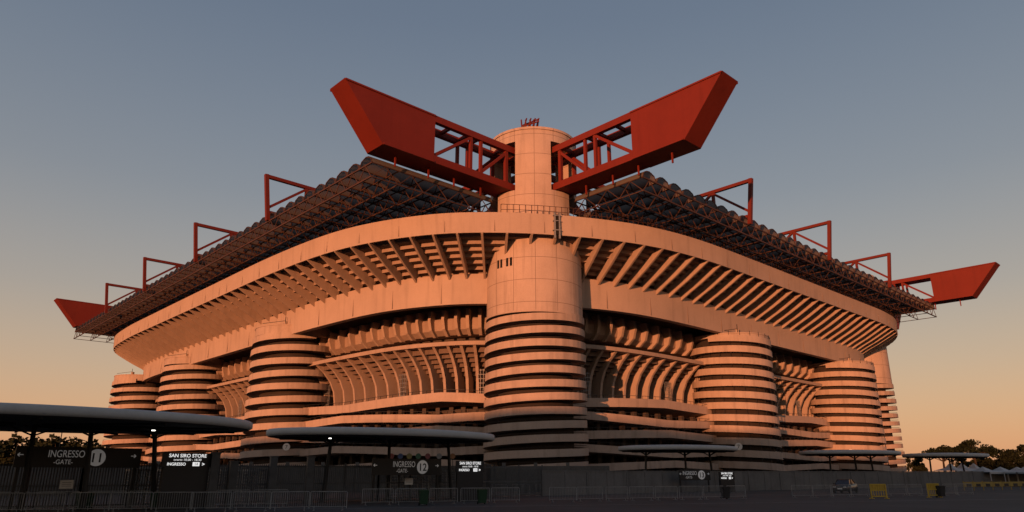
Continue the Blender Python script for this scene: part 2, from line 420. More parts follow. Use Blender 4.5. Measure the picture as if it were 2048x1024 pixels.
for cx, cy in ((0, 0), (A, 0), (0, B), (A, B)):
    ramp_tower(cx, cy, 7.45, 22.0, 0.0, 1.85, 1.0, 1, 2.0, start=2.5)
    tw = empty('roof_tower', (cx, cy, 0), 0, ST)
    mb = MB(); mb.cyl(0, 0, Z(21.8), Z(33.1), 7.2, n=96)
    dr = mb.obj('drum', [DRUM], tw)
    mb = MB(); mb.cyl(0, 0, Z(21.6), Z(21.85), 7.3, n=96); mb.cyl(0, 0, Z(33.1), Z(33.3), 7.25, n=96)
    mb.obj('drum_rings', [CON], tw)
    sgx = 1 if cx == 0 else -1; sgy = 1 if cy == 0 else -1
    u = Vector((sgx, sgy)).normalized(); v = Vector((-u.y, u.x)); poly = []
    for x, y in circ(6.8, n=96):
        q = Vector((x, y)); t = q.dot(v); s_ = q.dot(u); t = max(-5.4, min(5.4, t)); poly.append(tuple(u * s_ + v * t))
    mb = MB(); mb.prism(poly, Z(33.0), Z(40.4))
    for qx in (0, 1, 2, 3):
        a0 = qx * math.pi / 2; d = math.asin(2.5 / 6.8)
        arc = circ(6.8, a0 + d, a0 + math.pi / 2 - d, 16)
        sx = 1 if math.cos(a0 + .7) > 0 else -1; sy = 1 if math.sin(a0 + .7) > 0 else -1
        mb.prism([(2.5 * sx, 2.5 * sy)] + arc, Z(40.4), Z(48.4))
    mb.prism(circ(6.8, n=96), Z(48.4), Z(50.2)); mb.prism(circ(6.95, n=96), Z(50.2), Z(50.6))
    mb.obj('shaft', [DRUM], tw)
    if (cx, cy) == (0, 0):
        mb = MB(); a0 = math.pi * 1.25
        for ph_ in (math.radians(44), math.radians(30)):
            for dd in (-0.045, 0.045):
                a = a0 - ph_ + dd
                mb.box((7.2 * math.cos(a), 7.2 * math.sin(a), Z(29.2)), (0.12, 0.36, 1.25), a)
        mb.obj('slit_windows', [BLACK], tw)
        mb = MB()
        e1 = Vector((.731, -.682))
        def W(a, z, dp=0): return (e1.x * a - dp * .68, e1.y * a - dp * .73, Z(z))
        for a in (-1.6, -.9, -.2, .4):
            mb.bar(W(a, 50.6), W(a + .5, 55.6 - abs(a) * .6), .2); mb.bar(W(a, 50.6, 1), W(a - .3, 54.9, 1), .16); mb.bar(W(a, 53.4), W(a + .6, 55.2, 1), .16)
        mb.bar(W(-1.8, 54.3), W(.9, 55.5), .2); mb.bar(W(-1.9, 53.6, 1), W(1.0, 54.6, 1), .18)
        mb.obj('rooftop_mast', [REDD], tw)
i0 = min(range(NS), key=lambda i: (P[i] - Vector((-3.6, -8.2))).length)
mb = MB()
for d in (-0.35, 0.35):
    x, y = at_(i0, -0.38); mb.box((x + T[i0].x * d, y + T[i0].y * d, Z(33.9)), (0.22, 0.3, 3.9), ta(i0), 0)
x, y = at_(i0, -0.32); mb.box((x, y, Z(34.1)), (0.45, 0.2, 3.0), ta(i0), 1)
for zz in (33.2, 34.6, 35.4): mb.box((x, y, Z(zz)), (1.2, 0.5, .12), ta(i0), 0)
mb.obj('lip_expansion_joint', [GALV, BLACK], ST)

def girder(axis, pos, length, name):
    def M(s_, t, z): return (s_, pos + t, Z(z)) if axis == 0 else (pos + t, s_, Z(z))
    zb, zt, hw = 40.5, 47.7, 1.9
    mb = MB()
    for sgn, org in ((-1, 0.0), (1, length)):
        def S(d): return org + sgn * d
        vs = [M(S(d), t, z) for t in (-hw, hw) for d, z in ((21.0, zb), (29.2, zb), (35.3, zt), (21.0, zt))]
        mb.add(vs, [(0, 1, 2, 3), (7, 6, 5, 4), (0, 4, 5, 1), (1, 5, 6, 2), (2, 6, 7, 3), (3, 7, 4, 0)])
        for t in (-hw - .06, hw + .06):
            mb.bar(M(S(21), t, zb + .12), M(S(29.1), t, zb + .12), .14, .24); mb.bar(M(S(21), t, zt - .12), M(S(35.2), t, zt - .12), .14, .24)
        for t in (-hw + .35, hw - .35):
            mb.bar(M(S(3), t, zb + .55), M(S(21.02), t, zb + .55), .7, 1.1); mb.bar(M(S(3), t, zt - .5), M(S(21.02), t, zt - .5), .7, 1.0)
            for d in (12.4, 14.3): mb.bar(M(S(d), t, zb + 1), M(S(d), t, zt - .9), .42, .42)
            mb.bar(M(S(20.9), t, zb + 1.2), M(S(14.5), t, zt - 1.2), .4, .42)
            mb.bar(M(S(7.2), t, zt - 1.1), M(S(12.3), t, zb + 1.3), .4, .42)
            mb.bar(M(S(7.4), t, zb + 1), M(S(7.4), t, zt - .9), .5, .5)
        vs = [M(S(d), t, zb + .02) for d, t in ((3, -hw + .1), (21, -hw + .1), (21, hw - .1), (3, hw - .1))]
        mb.add(vs, [(0, 1, 2, 3)])
        for d in (4, 7.4, 12.4, 14.3, 17.6):
            mb.bar(M(S(d), -hw + .4, zt - .4), M(S(d), hw - .4, zt - .4), .4, .5)
        for d in (11, 16, 20.5, 26): mb.bar(M(S(d), 0, zb), M(S(d), 0, zb - 1.6), .2)
    for t in (-hw + .35, hw - .35):
        mb.bar(M(3, t, zb + .5), M(length - 3, t, zb + .5), .7, 1.0); mb.bar(M(3, t, zt - .5), M(length - 3, t, zt - .5), .7, 1.0)
        k = int((length - 16) / 7); st = (length - 16) / k
        for q in range(k):
            s0 = 8 + q * st; mb.bar(M(s0, t, zb + .9), M(s0, t, zt - .9), .45); a_, b_ = (zb + 1, zt - 1) if q % 2 else (zt - 1, zb + 1)
            mb.bar(M(s0, t, a_), M(s0 + st, t, b_), .4)
    mb.obj(name, [RED], ST)
girder(0, 0.0, A, 'roof_girder'); girder(0, B, A, 'roof_girder')
girder(1, 0.0, B, 'roof_girder'); girder(1, A, B, 'roof_girder')

def roof(mapf, p0, p1, q0, q1, detail=True, name='roof_field'):
    n_ = max(1, round((p1 - p0) / 3.2)); pit = (p1 - p0) / n_; seg = 8; zs, zh = 38.9, 1.35
    mv = MB(); mt = MB()
    def M(p, q, z): a_, b_ = mapf(p, q); return (a_, b_, Z(z))
    for k in range(n_):
        vs = []
        for s_ in range(seg + 1):
            t = math.pi * s_ / seg; pp = p0 + pit * (k + .5) - math.cos(t) * pit / 2; zz = zs + math.sin(t) * zh
            vs.append(M(pp, q0, zz)); vs.append(M(pp, q1, zz))
        mv.add(vs, [(2 * s_, 2 * s_ + 1, 2 * s_ + 3, 2 * s_ + 2) for s_ in range(seg)])
    mv.obj(name + '_vaults', [VAULT], ST, True)
    nq = max(1, round((q1 - q0) / 4.0)) if detail else 2
    zb = 36.9
    for k in range(nq + 1):
        q = q0 + (q1 - q0) * k / nq; th = .2 if k == 0 else .15
        mt.bar(M(p0, q, zs), M(p1, q, zs), th); mt.bar(M(p0, q, zb), M(p1, q, zb), th)
        if not detail and k: continue
        for j in range(n_):
            a_ = p0 + pit * j
            mt.bar(M(a_, q, zb), M(a_ + pit / 2, q, zs), .1); mt.bar(M(a_ + pit / 2, q, zs), M(a_ + pit, q, zb), .1)
            last = M(a_, q, zs)
            for s_ in range(1, 5):
                t = math.pi * s_ / 4; cur = M(a_ + pit / 2 - math.cos(t) * pit / 2, q, zs + math.sin(t) * (zh - .06)); mt.bar(last, cur, .1); last = cur
            if k < nq and detail:
                q2 = q0 + (q1 - q0) * (k + 1) / nq
                if j % 2 == 0:
                    mt.bar(M(a_, q, zb), M(a_, (q + q2) / 2, zs), .09); mt.bar(M(a_, (q + q2) / 2, zs), M(a_, q2, zb), .09)
    for j in range(0, n_ + 1):
        a_ = p0 + pit * j
        mt.bar(M(a_, q0, zs), M(a_, q1, zs), .13)
        if j % 2 == 0 or j == n_: mt.bar(M(a_, q0, zb), M(a_, q1, zb), .13)
    mt.obj(name + '_lattice', [LAT], ST)
Lf = lambda p, q: (q, p)
roof(Lf, 0.8, 7.2, -29, -8); roof(Lf, 7.2, B - 7.2, -29, 28); roof(Lf, B - 7.2, B - .8, -29, -8)
Rf = lambda p, q: (p, q)
roof(Rf, 0.8, 7.2, -20.5, -8); roof(Rf, 7.2, A - 7.2, -20.5, 7.0); roof(Rf, 28.2, A - 28.2, 7.2, 28, False); roof(Rf, A - 7.2, A - .8, -20.5, -8)
roof(lambda p, q: (A - q, p), 7.2, B - 7.2, -29, 28, False)
roof(lambda p, q: (p, B - q), 7.2, A - 7.2, -20.5, 7.0, False); roof(lambda p, q: (p, B - q), 28.2, A - 28.2, 7.2, 28, False)

mb = MB()
def frame(mapf, p, q0, qe):
    def M(q, z): a_, b_ = mapf(p, q); return (a_, b_, Z(z))
    zb, zt = 40.4, 46.5
    mb.bar(M(q0 - .2, zb - 1.4), M(q0 - 1.2, zt + .3), .6, .6)
    mb.bar(M(q0 - 1.2, zt), M(qe, zt), .55, .55); mb.bar(M(q0, zb), M(qe, zb), .5, .5)
    k = 0
    mb.bar(M(q0 - .2, zb + .9), M(q0 + 6.0, zt - .3), .42, .42)
    q = q0 + 6.0
    while q < qe:
        mb.bar(M(q, zb), M(q, zt), .45, .45)
        q2 = min(q + 8, qe)
        mb.bar(M(q, zb if k % 2 else zt), M(q2, zt if k % 2 else zb), .4, .4); q = q2; k += 1
for p in (31.7, 63.5, 95, 126): frame(Lf, p, -29, 26); frame(lambda p_, q: (A - q, p_), p, -29, 26)
for p in (29.5, 59.5, 90): frame(Rf, p, -20.5, 26); frame(lambda p_, q: (p_, B - q), p, -20.5, 26)
mb.obj('roof_edge_frames', [REDD], ST)

# ------------------------------------------------------------------ ground
mb = MB(); mb.add([(-3000, -3000, 0), (3000, -3000, 0), (3000, 3000, 0), (-3000, 3000, 0)], [(0, 1, 2, 3)])
ASPH = mottled('asphalt', (0.058, 0.055, 0.054), 0.9, 0.35, 0.12, fine=9.0, bump=0.4)
mb.obj('ground', [ASPH])
mb = MB()
mb.add([(-60, 33, .004), (70, 72, .004), (69.95, 72.15, .004), (-60.05, 33.15, .004)], [(0, 1, 2, 3)])
mb.obj('painted_road_line', [mottled('worn_white_paint', (0.25, 0.25, 0.24), .8, .5, 1.5)])

def canopy(x, y, rx, ry, rot, legs, lamps, zb=2.6):
    e = empty('entrance_canopy', (x, y, 0), rot)
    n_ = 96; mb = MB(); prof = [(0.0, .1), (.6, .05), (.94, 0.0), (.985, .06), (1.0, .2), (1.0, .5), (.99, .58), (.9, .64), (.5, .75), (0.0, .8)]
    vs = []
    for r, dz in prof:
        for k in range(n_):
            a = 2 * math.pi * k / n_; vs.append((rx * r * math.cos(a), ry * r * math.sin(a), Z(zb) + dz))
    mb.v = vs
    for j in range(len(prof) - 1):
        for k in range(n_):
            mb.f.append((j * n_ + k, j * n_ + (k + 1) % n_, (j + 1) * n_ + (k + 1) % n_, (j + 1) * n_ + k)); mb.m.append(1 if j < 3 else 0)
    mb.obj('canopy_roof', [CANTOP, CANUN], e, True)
    mb = MB()
    for lx, ly in legs:
        mb.limb((lx * 1.08, ly * 1.08, 0), (lx, ly, Z(zb) + .1), .17, .13, 10)
        mb.cyl(lx * 1.08, ly * 1.08, 0, .08, .35, n=12)
        for d in ((1, 0), (-1, 0), (0, 1), (0, -1)):
            mb.bar((lx, ly, Z(zb) - .5), (lx + d[0] * 1.3, ly + d[1] * 1.3, Z(zb) + .06), .09)
    for k in range(12):
        a = 2 * math.pi * k / 12; mb.bar((rx * .1 * math.cos(a), ry * .1 * math.sin(a), Z(zb) + .04), (rx * .93 * math.cos(a), ry * .93 * math.sin(a), Z(zb) - .01), .12, .14)
    mb.obj('posts', [DARK], e)
    mb = MB()
    for lx, ly in lamps: mb.cyl(lx, ly, Z(zb) - .12, Z(zb) - .07, .11, n=12)
    if lamps: mb.obj('downlights', [LAMP], e)
r25 = math.radians(38)
canopy(-28.0, 41.5, 12.6, 8.6, r25, [(-6, 1), (0.5, 1.5), (3.2, -.5), (7, 1)], [(6.5, -1)])
canopy(-10.4, 60.5, 10.0, 6.6, r25, [(-5, 0), (1, 1.5), (6, 0)], [(-6, -2)])
canopy(21.4, 93.5, 8.3, 6.0, math.radians(25), [(-5, 0), (1, 0), (5, 0)], [])
canopy(53, 114, 9.4, 6.0, math.radians(30), [(-5, 0), (1, 0), (5, 0)], [])
canopy(78, 131, 8.8, 6.0, math.radians(30), [(-5, 0), (1, 0), (5, 0)], [])

# full-height turnstiles behind the gates
def turnstile(x, y, r):
    mb = MB()
    for sx in (-.65, .65):
        for sy in (-.6, .6): mb.bar((sx, sy, 0), (sx, sy, 2.3), .08)
        for k in range(9): mb.bar((sx, -.6, .25 + k * .24), (sx, .6, .25 + k * .24), .035)
    mb.box((0, 0, 2.36), (1.42, 1.32, .14)); mb.cyl(0, 0, 0, 2.3, .05, n=10)
    for k in range(10):
        for q in range(3):
            a = 2 * math.pi * q / 3 + .3; mb.bar((0, 0, .25 + k * .21), (.58 * math.cos(a), .58 * math.sin(a), .25 + k * .21), .035)
    mb.obj('turnstile', [GALV], None, loc=(x, y, 0), rot=r)
for k in range(5): turnstile(-25.6 + k * 1.55, 50.3 + k * 1.25, .68)
for k in range(4): turnstile(-9.6 + k * 1.5, 63.8 + k * 1.3, .72)

FP = [(-62, 36), (-44, 40), (-27.5, 47), (-11, 60.5), (3, 73)]
mb = MB(); hf = 2.8
for (x0, y0), (x1, y1) in zip(FP[:-1], FP[1:]):
    L = math.hypot(x1 - x0, y1 - y0); k = int(L / 0.16)
    for q in range(k):
        t = q / k; x = x0 + (x1 - x0) * t; y = y0 + (y1 - y0) * t
        mb.bar((x, y, .1), (x, y, hf), .055)
    for zz in (.2, 1.4, 2.65): mb.bar((x0, y0, zz), (x1, y1, zz), .06, .1)
    k = int(L / 2.8)
    for q in range(k + 1):
        t = q / k; x = x0 + (x1 - x0) * t; y = y0 + (y1 - y0) * t
        mb.bar((x, y, 0), (x, y, hf + .15), .14)
mb.obj('steel_fence', [FENCE])
WP = [(3, 73), (20, 88), (46, 104), (76, 121), (120, 146)]
mb = MB()
for (x0, y0), (x1, y1) in zip(WP[:-1], WP[1:]):
    L = math.hypot(x1 - x0, y1 - y0); a = math.atan2(y1 - y0, x1 - x0); k = int(L / 3)
    for q in range(k):
        t = (q + .5) / k; x = x0 + (x1 - x0) * t; y = y0 + (y1 - y0) * t
        mb.box((x, y, 1.15), (L / k - .22, .14, 2.3), a)
        t = q / k; x = x0 + (x1 - x0) * t; y = y0 + (y1 - y0) * t
        mb.box((x, y, 1.22), (.22, .24, 2.44), a)
    mb.bar((x0, y0, 2.36), (x1, y1, 2.36), .26, .1)
mb.obj('perimeter_wall', [WALLG])
mb = MB()
for (x0, y0), (x1, y1) in (((-70, 62), (-30, 84)), ((-30, 84), (-5, 92)), ((-5, 92), (12, 90))):
    L = math.hypot(x1 - x0, y1 - y0); a = math.atan2(y1 - y0, x1 - x0)
    mb.box(((x0 + x1) / 2, (y0 + y1) / 2, 1.5), (L, .2, 3.0), a)
    for q in range(int(L / 4)):
        t = q / (L / 4); mb.box((x0 + (x1 - x0) * t, y0 + (y1 - y0) * t, 1.7), (.4, .5, 3.4), a)
mb.obj('inner_service_wall', [mottled('dark_grey_wall', (0.10, 0.097, 0.093), .9, .3, .4)])
def pillar(x, y, h, w=.45):
    mb = MB(); mb.box((0, 0, h / 2), (w, w, h)); mb.box((0, 0, h + .04), (w + .1, w + .1, .08)); mb.box((0, 0, .1), (w + .12, w + .12, .2))
    mb.obj('gate_pillar', [FENCE], None, loc=(x, y, 0), rot=.5)
for px, d, h in ((432, 45.5, 3.4), (548, 52, 3.3), (622, 53, 3.3), (470, 48, 2.9), (975, 66, 2.9)):
    pillar((px - 1024) / 1400 * d, (d - .3) / .9553, h, .5)

def wxy(px, d): return (px - 1024) / 1400 * d, (d - .3) / .9553
def gate_sign(p0, d0, p1, d1, zr0, zr1, num, nm='entrance_sign', fx=.24):
    x0, y0 = wxy(p0, d0); x1, y1 = wxy(p1, d1); L = math.hypot(x1 - x0, y1 - y0); a = math.atan2(y1 - y0, x1 - x0); h = zr1 - zr0
    e = empty(nm, (x0, y0, 0), a)
    mb = MB(); mb.box((L / 2, 0, Z((zr0 + zr1) / 2)), (L, .12, h))
    for t in (.04, .96): mb.box((L * t, .14, Z(zr1) / 2), (.14, .14, Z(zr1)))
    mb.obj('panel', [SIGNB], e)
    s_ = h / 1.25; zc = Z((zr0 + zr1) / 2)
    text('INGRESSO', .62 * s_, (L * fx, -.07, zc + .0 * s_), 0, LETTER, e, sx=.72)
    text('-GATE-', .40 * s_, (L * fx + .35, -.07, zc - .42 * s_), 0, LETTER, e, sx=.85)
    xr = L * fx + 2.75 * s_
    m2 = MB(); r = .53 * s_; k = 40
    vs = [(xr + r * math.cos(2 * math.pi * i / k), -.065, zc + r * math.sin(2 * math.pi * i / k)) for i in range(k)]
    m2.add(vs, [tuple(range(k))]); m2.obj('number_disc', [LETTER], e)
    text(num, .8 * s_, (xr, -.075, zc - .28 * s_), 0, SIGNB, e, align='CENTER', off=.012)
    m2 = MB()
    for ax, sg in ((L * .04, -1), (L * .93, 1)):
        m2.box((ax, -.07, zc + .12), (.28 * s_, .02, .05 * s_)); tip = ax + sg * .16 * s_
        m2.bar((tip, -.07, zc + .12), (tip - sg * .11 * s_, -.07, zc + .22), .03, .05); m2.bar((tip, -.07, zc + .12), (tip - sg * .11 * s_, -.07, zc + .02), .03, .05)
    m2.obj('arrows', [LETTER], e)
    return e, L, a
gate_sign(30, 41, 282, 45.5, .3, 1.5, '11')
gate_sign(745, 56, 882, 60, -.2, 1.1, '12', fx=.28)
gate_sign(1357, 82, 1418, 83.5, -.85, .35, '13', fx=.1)
gate_sign(1704, 106, 1752, 107, -1.5, -.3, '14', fx=.05)
def store_sign(p0, d0, p1, d1, zr0, zr1, gate):
    x0, y0 = wxy(p0, d0); x1, y1 = wxy(p1, d1); L = math.hypot(x1 - x0, y1 - y0); a = math.atan2(y1 - y0, x1 - x0); h = zr1 - zr0
    e = empty('store_sign', (x0, y0, 0), a)
    mb = MB(); mb.box((L / 2, 0, Z((zr0 + zr1) / 2)), (L, .14, h)); mb.box((L / 2, 0.05, Z(zr0) / 2), (L * .92, .3, Z(zr0)))
    mb.obj('panel', [SIGNB], e); zz = Z(zr0)
    text('SAN SIRO STORE', h * .34, (L / 2, -.08, zz + h * .69), 0, LIT, e, align='CENTER', sx=L / (h * .34 * 10.0), off=.004)
    text('orario 10.00 - 18.30', h * .21, (L / 2, -.08, zz + h * .45), 0, LIT, e, align='CENTER', sx=L / (h * .21 * 14.5))
    text('INGRESSO', h * .28, (L * .10, -.08, zz + h * .12), 0, LIT, e, sx=L * .42 / (h * .28 * 5.2), off=.004)
    m2 = MB(); m2.box((L * .68, -.075, zz + h * .22), (L * .14, .02, h * .28)); m2.obj('number_box', [LIT], e)
    text(gate, h * .28, (L * .68, -.09, zz + h * .13), 0, SIGNB, e, align='CENTER', sx=.9)
    text('>', h * .34, (L * .8, -.08, zz + h * .10), 0, LIT, e, off=.01)
store_sign(325, 43.5, 424, 45.5, .33, 1.2, '14')
store_sign(912, 57, 968, 58, .02, .92, '14')
store_sign(1436, 83, 1466, 84, -.8, .1, '14')
for px, py, d in ((148, 967, 44.5), (820, 972, 59.5)):
    x, y = wxy(px, d); mb = MB(); mb.box((0, 0, 0), (.72, .03, .5)); mb.box((0, .03, 0), (.78, .02, .56), m=1)
    for k in range(3): mb.box((0, -.02, .12 - k * .11), (.5, .01, .03), m=1)
    mb.obj('notice_board', [WHITE, GALV], None, loc=(x, y - .25, 1.5), rot=.5)

for (lx, ly, R, px) in ((-12, 53.3, 8.05, 547), (47, -5, 7.55, 1450), (96, -5, 7.55, 1697)):
    wx = 3.4 + .731 * lx - .682 * ly; wy = 103.3 + .682 * lx + .731 * ly
    d = Vector((-wx, -wy)).normalized(); q = Vector((wx, wy)) + d * R; a = math.atan2(d.y, d.x)
    e = empty('round_tower_sign', (q.x, q.y, Z(4.3)), a + math.pi / 2)
    mb = MB(); k = 28; vs = [(.62 * math.cos(2 * math.pi * i / k), 0, .62 * math.sin(2 * math.pi * i / k)) for i in range(k)]
    mb.add(vs + [(v[0], .08, v[2]) for v in vs], [tuple(range(k)), tuple(range(2 * k - 1, k - 1, -1))] + [(i, (i + 1) % k, k + (i + 1) % k, k + i) for i in range(k)])
    mb.obj('disc', [WHITE], e); text('7', .85, (0, -.02, -.3), 0, SIGNB, e, align='CENTER')
cols = [(.16, .04, .03), (.04, .06, .12), (.17, .14, .05), (.04, .09, .05), (.14, .04, .04), (.16, .15, .14), (.18, .08, .03)]
for k, px in enumerate((782, 800, 818, 836, 855, 878, 905)):
    x, y = wxy(px, 84); m = mottled('plaque_%d' % k, cols[k], .6, .2, 2.0); mb = MB(); n_ = 20; r = .33
    vs = [(r * math.cos(2 * math.pi * i / n_), 0, r * math.sin(2 * math.pi * i / n_)) for i in range(n_)]
    mb.add(vs + [(v[0] , .06, v[2]) for v in vs], [tuple(range(n_)), tuple(range(2 * n_ - 1, n_ - 1, -1))] + [(i, (i + 1) % n_, n_ + (i + 1) % n_, n_ + i) for i in range(n_)])
    mb.box((0, .03, -.55 - 1.6), (.07, .05, 3.5), m=1)
    mb.obj('round_plaque', [m, DARK], None, loc=(x, y, 4.1))

mb = MB()
mb.tube([(-1.1, 0, .12), (-1.1, 0, 1.05), (-1.05, 0, 1.1), (1.05, 0, 1.1), (1.1, 0, 1.05), (1.1, 0, .12)], .022); mb.bar((-1.1, 0, .22), (1.1, 0, .22), .03)
for k in range(1, 17): mb.bar((-1.1 + k * 2.2 / 17, 0, .22), (-1.1 + k * 2.2 / 17, 0, 1.09), .016)
for x in (-.85, .85): mb.bar((x, -.32, .02), (x, .32, .02), .04); mb.bar((x, 0, .02), (x, 0, .24), .035)
first = mb.obj('crowd_barrier', [GALV]); first.location = (-30, 44, 0); first.rotation_euler = (0, 0, .35)
def barr(x, y, r):
    o = bpy.data.objects.new('crowd_barrier', first.data); sc.collection.objects.link(o); o.location = (x, y, 0); o.rotation_euler = (0, 0, r)
random.seed(5)
for k in range(34):
    t = k / 33; x = -27.5 + k * 2.25; y = 44.8 + k * .95 + random.uniform(-.3, .3)
    if k in (6, 7, 13, 22, 23): continue
    barr(x, y, .38 + random.uniform(-.15, .15))
for k in range(10): barr(-31 + k * 2.2, 41.5 + 0.4 * k + random.uniform(-.2, .2), .25 + random.uniform(-.2, .2))
for k in range(7): barr(-6 + k * 2.3, 68 + k * 1.6, .6 + random.uniform(-.2, .2))

def wheelie(x, y, r, m):
    mb = MB()
    vs = [(-.24, -.27, .1), (.24, -.27, .1), (.24, .22, .1), (-.24, .22, .1), (-.3, -.36, .95), (.3, -.36, .95), (.3, .32, .95), (-.3, .32, .95)]
    mb.add(vs, [(0, 3, 2, 1), (0, 1, 5, 4), (1, 2, 6, 5), (2, 3, 7, 6), (3, 0, 4, 7)])
    mb.box((0, -.02, .98), (.66, .74, .06)); mb.box((0, -.02, 1.03), (.5, .55, .05)); mb.bar((-.28, .38, .95), (.28, .38, .95), .05)
    for sx in (-.26, .26):
        k = 14; vs = [(sx - .03, .24 + .1 * math.cos(2 * math.pi * i / k), .1 + .1 * math.sin(2 * math.pi * i / k)) for i in range(k)]
        mb.add(vs + [(v[0] + .06, v[1], v[2]) for v in vs], [tuple(range(k)), tuple(range(2 * k - 1, k - 1, -1))] + [(i, (i + 1) % k, k + (i + 1) % k, k + i) for i in range(k)], 1)
    mb.obj('wheelie_bin', [m, RUB], None, loc=(x, y, 0), rot=r)
for px, d in ((180, 44), (190, 44.6), (325, 45), (965, 52), (850, 50), (1870, 66), (1445, 62)):
    x, y = wxy(px, d); wheelie(x, y, .3, GREEN if px < 1000 else DARK)

for px, d, w in ((1748, 63, 1.4), (1857, 66, 1.1)):
    x, y = wxy(px, d); mb = MB()
    for sx in (-w / 2, w / 2): mb.box((sx, 0, .62), (.1, .1, 1.24)); mb.box((sx, 0, .03), (.2, .5, .06))
    for zz in (.2, .7, 1.2): mb.box((0, 0, zz), (w, .06, .1))
    for k in range(1, 6): mb.box((-w / 2 + w * k / 6, 0, .7), (.05, .03, 1.0))
    mb.box((0, .04, .95), (w * .9, .02, .42))
    mb.obj('yellow_gate', [YEL], None, loc=(x, y, 0), rot=.1)

def car(x, y, r):
    e = empty('parked_car', (x, y, 0), r); mb = MB()
    secs = [(-2.1, .35, .72, .70, .0), (-2.0, .25, .86, .80, .0), (-1.2, .22, .95, .86, .0), (-.6, .22, 1.0, .87, .0), (.9, .22, 1.0, .88, 0), (1.8, .24, 1.0, .85, 0), (2.1, .35, .85, .74, 0)]
    vs = []
    for xx, zb, zt, hw, _ in secs:
        vs += [(xx, -hw * .92, zb), (xx, -hw, (zb + zt) * .5), (xx, -hw * .93, zt), (xx, hw * .93, zt), (xx, hw, (zb + zt) * .5), (xx, hw * .92, zb)]
    fs = []
    for s_ in range(len(secs) - 1):
        for q in range(6): r_ = (q + 1) % 6; fs.append((s_ * 6 + q, (s_ + 1) * 6 + q, (s_ + 1) * 6 + r_, s_ * 6 + r_))
    fs += [tuple(range(6)), tuple(len(vs) - 6 + q for q in range(6))]
    mb.add(vs, fs); mb.obj('body', [CARP], e, True)
    mb = MB(); cab = [(-1.15, .96, .75), (-.45, 1.42, .62), (.9, 1.45, .62), (1.65, 1.0, .72)]; vs = []
    for xx, zt, hw in cab: vs += [(xx, -hw, .93), (xx, -hw * .95, zt), (xx, hw * .95, zt), (xx, hw, .93)]
    fs = []
    for s_ in range(3):
        for q in range(4): r_ = (q + 1) % 4; fs.append((s_ * 4 + q, (s_ + 1) * 4 + q, (s_ + 1) * 4 + r_, s_ * 4 + r_))
    mb.add(vs, fs); mb.obj('cabin_glass', [GLASS], e)
    mb = MB(); mb.box((.22, 0, 1.46), (1.3, 1.18, .05)); 
    for sy in (-.6, .6): mb.bar((-1.15, sy * 1.22, .96), (-.45, sy, 1.44), .06); mb.bar((.9, sy, 1.46), (1.65, sy * 1.18, 1.0), .07); mb.bar((.25, sy * 1.12, .95), (.25, sy * 1.0, 1.45), .06)
    for sy in (-.95, .95): mb.box((-.75, sy, 1.0), (.15, .2, .13))
    mb.obj('roof_and_pillars', [CARP], e)
    mb = MB()
    for xx in (-1.35, 1.35):
        for sy in (-.82, .82):
            k = 20; vs = [(xx + .32 * math.cos(2 * math.pi * i / k), sy - .1, .32 + .32 * math.sin(2 * math.pi * i / k)) for i in range(k)]
            mb.add(vs + [(v[0], v[1] + .2, v[2]) for v in vs], [tuple(range(k)), tuple(range(2 * k - 1, k - 1, -1))] + [(i, (i + 1) % k, k + (i + 1) % k, k + i) for i in range(k)])
    mb.obj('wheels', [RUB], e)
    mb = MB()
    for sy in (-.55, .55): mb.box((-2.06, sy, .68), (.08, .3, .12))
    mb.box((-2.1, 0, .5), (.04, .5, .12)); mb.obj('headlights_and_plate', [WHITE], e)
x, y = wxy(1684, 80); car(x, y, math.radians(50))

def lamp(x, y, h):
    mb = MB(); mb.limb((0, 0, 0), (0, 0, h), .1, .06, 8); mb.limb((0, 0, h), (.9, 0, h + .35), .05, .04, 6); mb.box((1.15, 0, h + .38), (.7, .28, .12)); mb.cyl(0, 0, 0, .6, .14, n=8)
    mb.limb((0, 0, h), (-.9, 0, h + .35), .05, .04, 6); mb.box((-1.15, 0, h + .38), (.7, .28, .12))
    mb.obj('street_lamp', [DARK], None, loc=(x, y, 0), rot=.3)
x, y = wxy(112, 100); lamp(x, y, Z(6.0))
x, y = wxy(1906, 190); lamp(x, y, Z(5.5))

def marquee(x, y, r, w, d, h, hp):
    mb = MB(); n_ = 3
    for k in range(n_):
        cx = (k - 1) * w / n_; hw = w / n_ / 2; vs = [(cx - hw, -d / 2, h), (cx + hw, -d / 2, h), (cx + hw, d / 2, h), (cx - hw, d / 2, h), (cx, 0, hp), (cx - hw * .35, -d * .17, h + (hp - h) * .35), (cx + hw * .35, -d * .17, h + (hp - h) * .35), (cx + hw * .35, d * .17, h + (hp - h) * .35), (cx - hw * .35, d * .17, h + (hp - h) * .35)]
        mb.add(vs, [(0, 1, 6, 5), (1, 2, 7, 6), (2, 3, 8, 7), (3, 0, 5, 8), (5, 6, 4), (6, 7, 4), (7, 8, 4), (8, 5, 4)])
        mb.box((cx, -d / 2, h - .15), (2 * hw - .02, .04, .3))
        for sx in (-hw + .1, hw - .1):
            for sy in (-d / 2 + .1, d / 2 - .1): mb.bar((cx + sx, sy, 0), (cx + sx, sy, h), .1)
    mb.obj('marquee_tent', [TENT], None, loc=(x, y, 0), rot=r)
x, y = wxy(2000, 122); marquee(x, y, .5, 16, 5, 2.3, 3.2)
x, y = wxy(1925, 150); marquee(x, y, .5, 13, 5, 2.6, 4.2)
x, y = wxy(2075, 118); marquee(x, y, .5, 12, 5, 2.3, 3.2)
mb = MB()
for k in range(12):
    mb.box((k * 2 - 12, 0, .75), (1.9, .06, .6), m=0); mb.box((k * 2 - 12, -.04, .66), (.9, .04, .34), m=1); mb.bar((k * 2 - 13, 0, 0), (k * 2 - 13, 0, 1.2), .08)
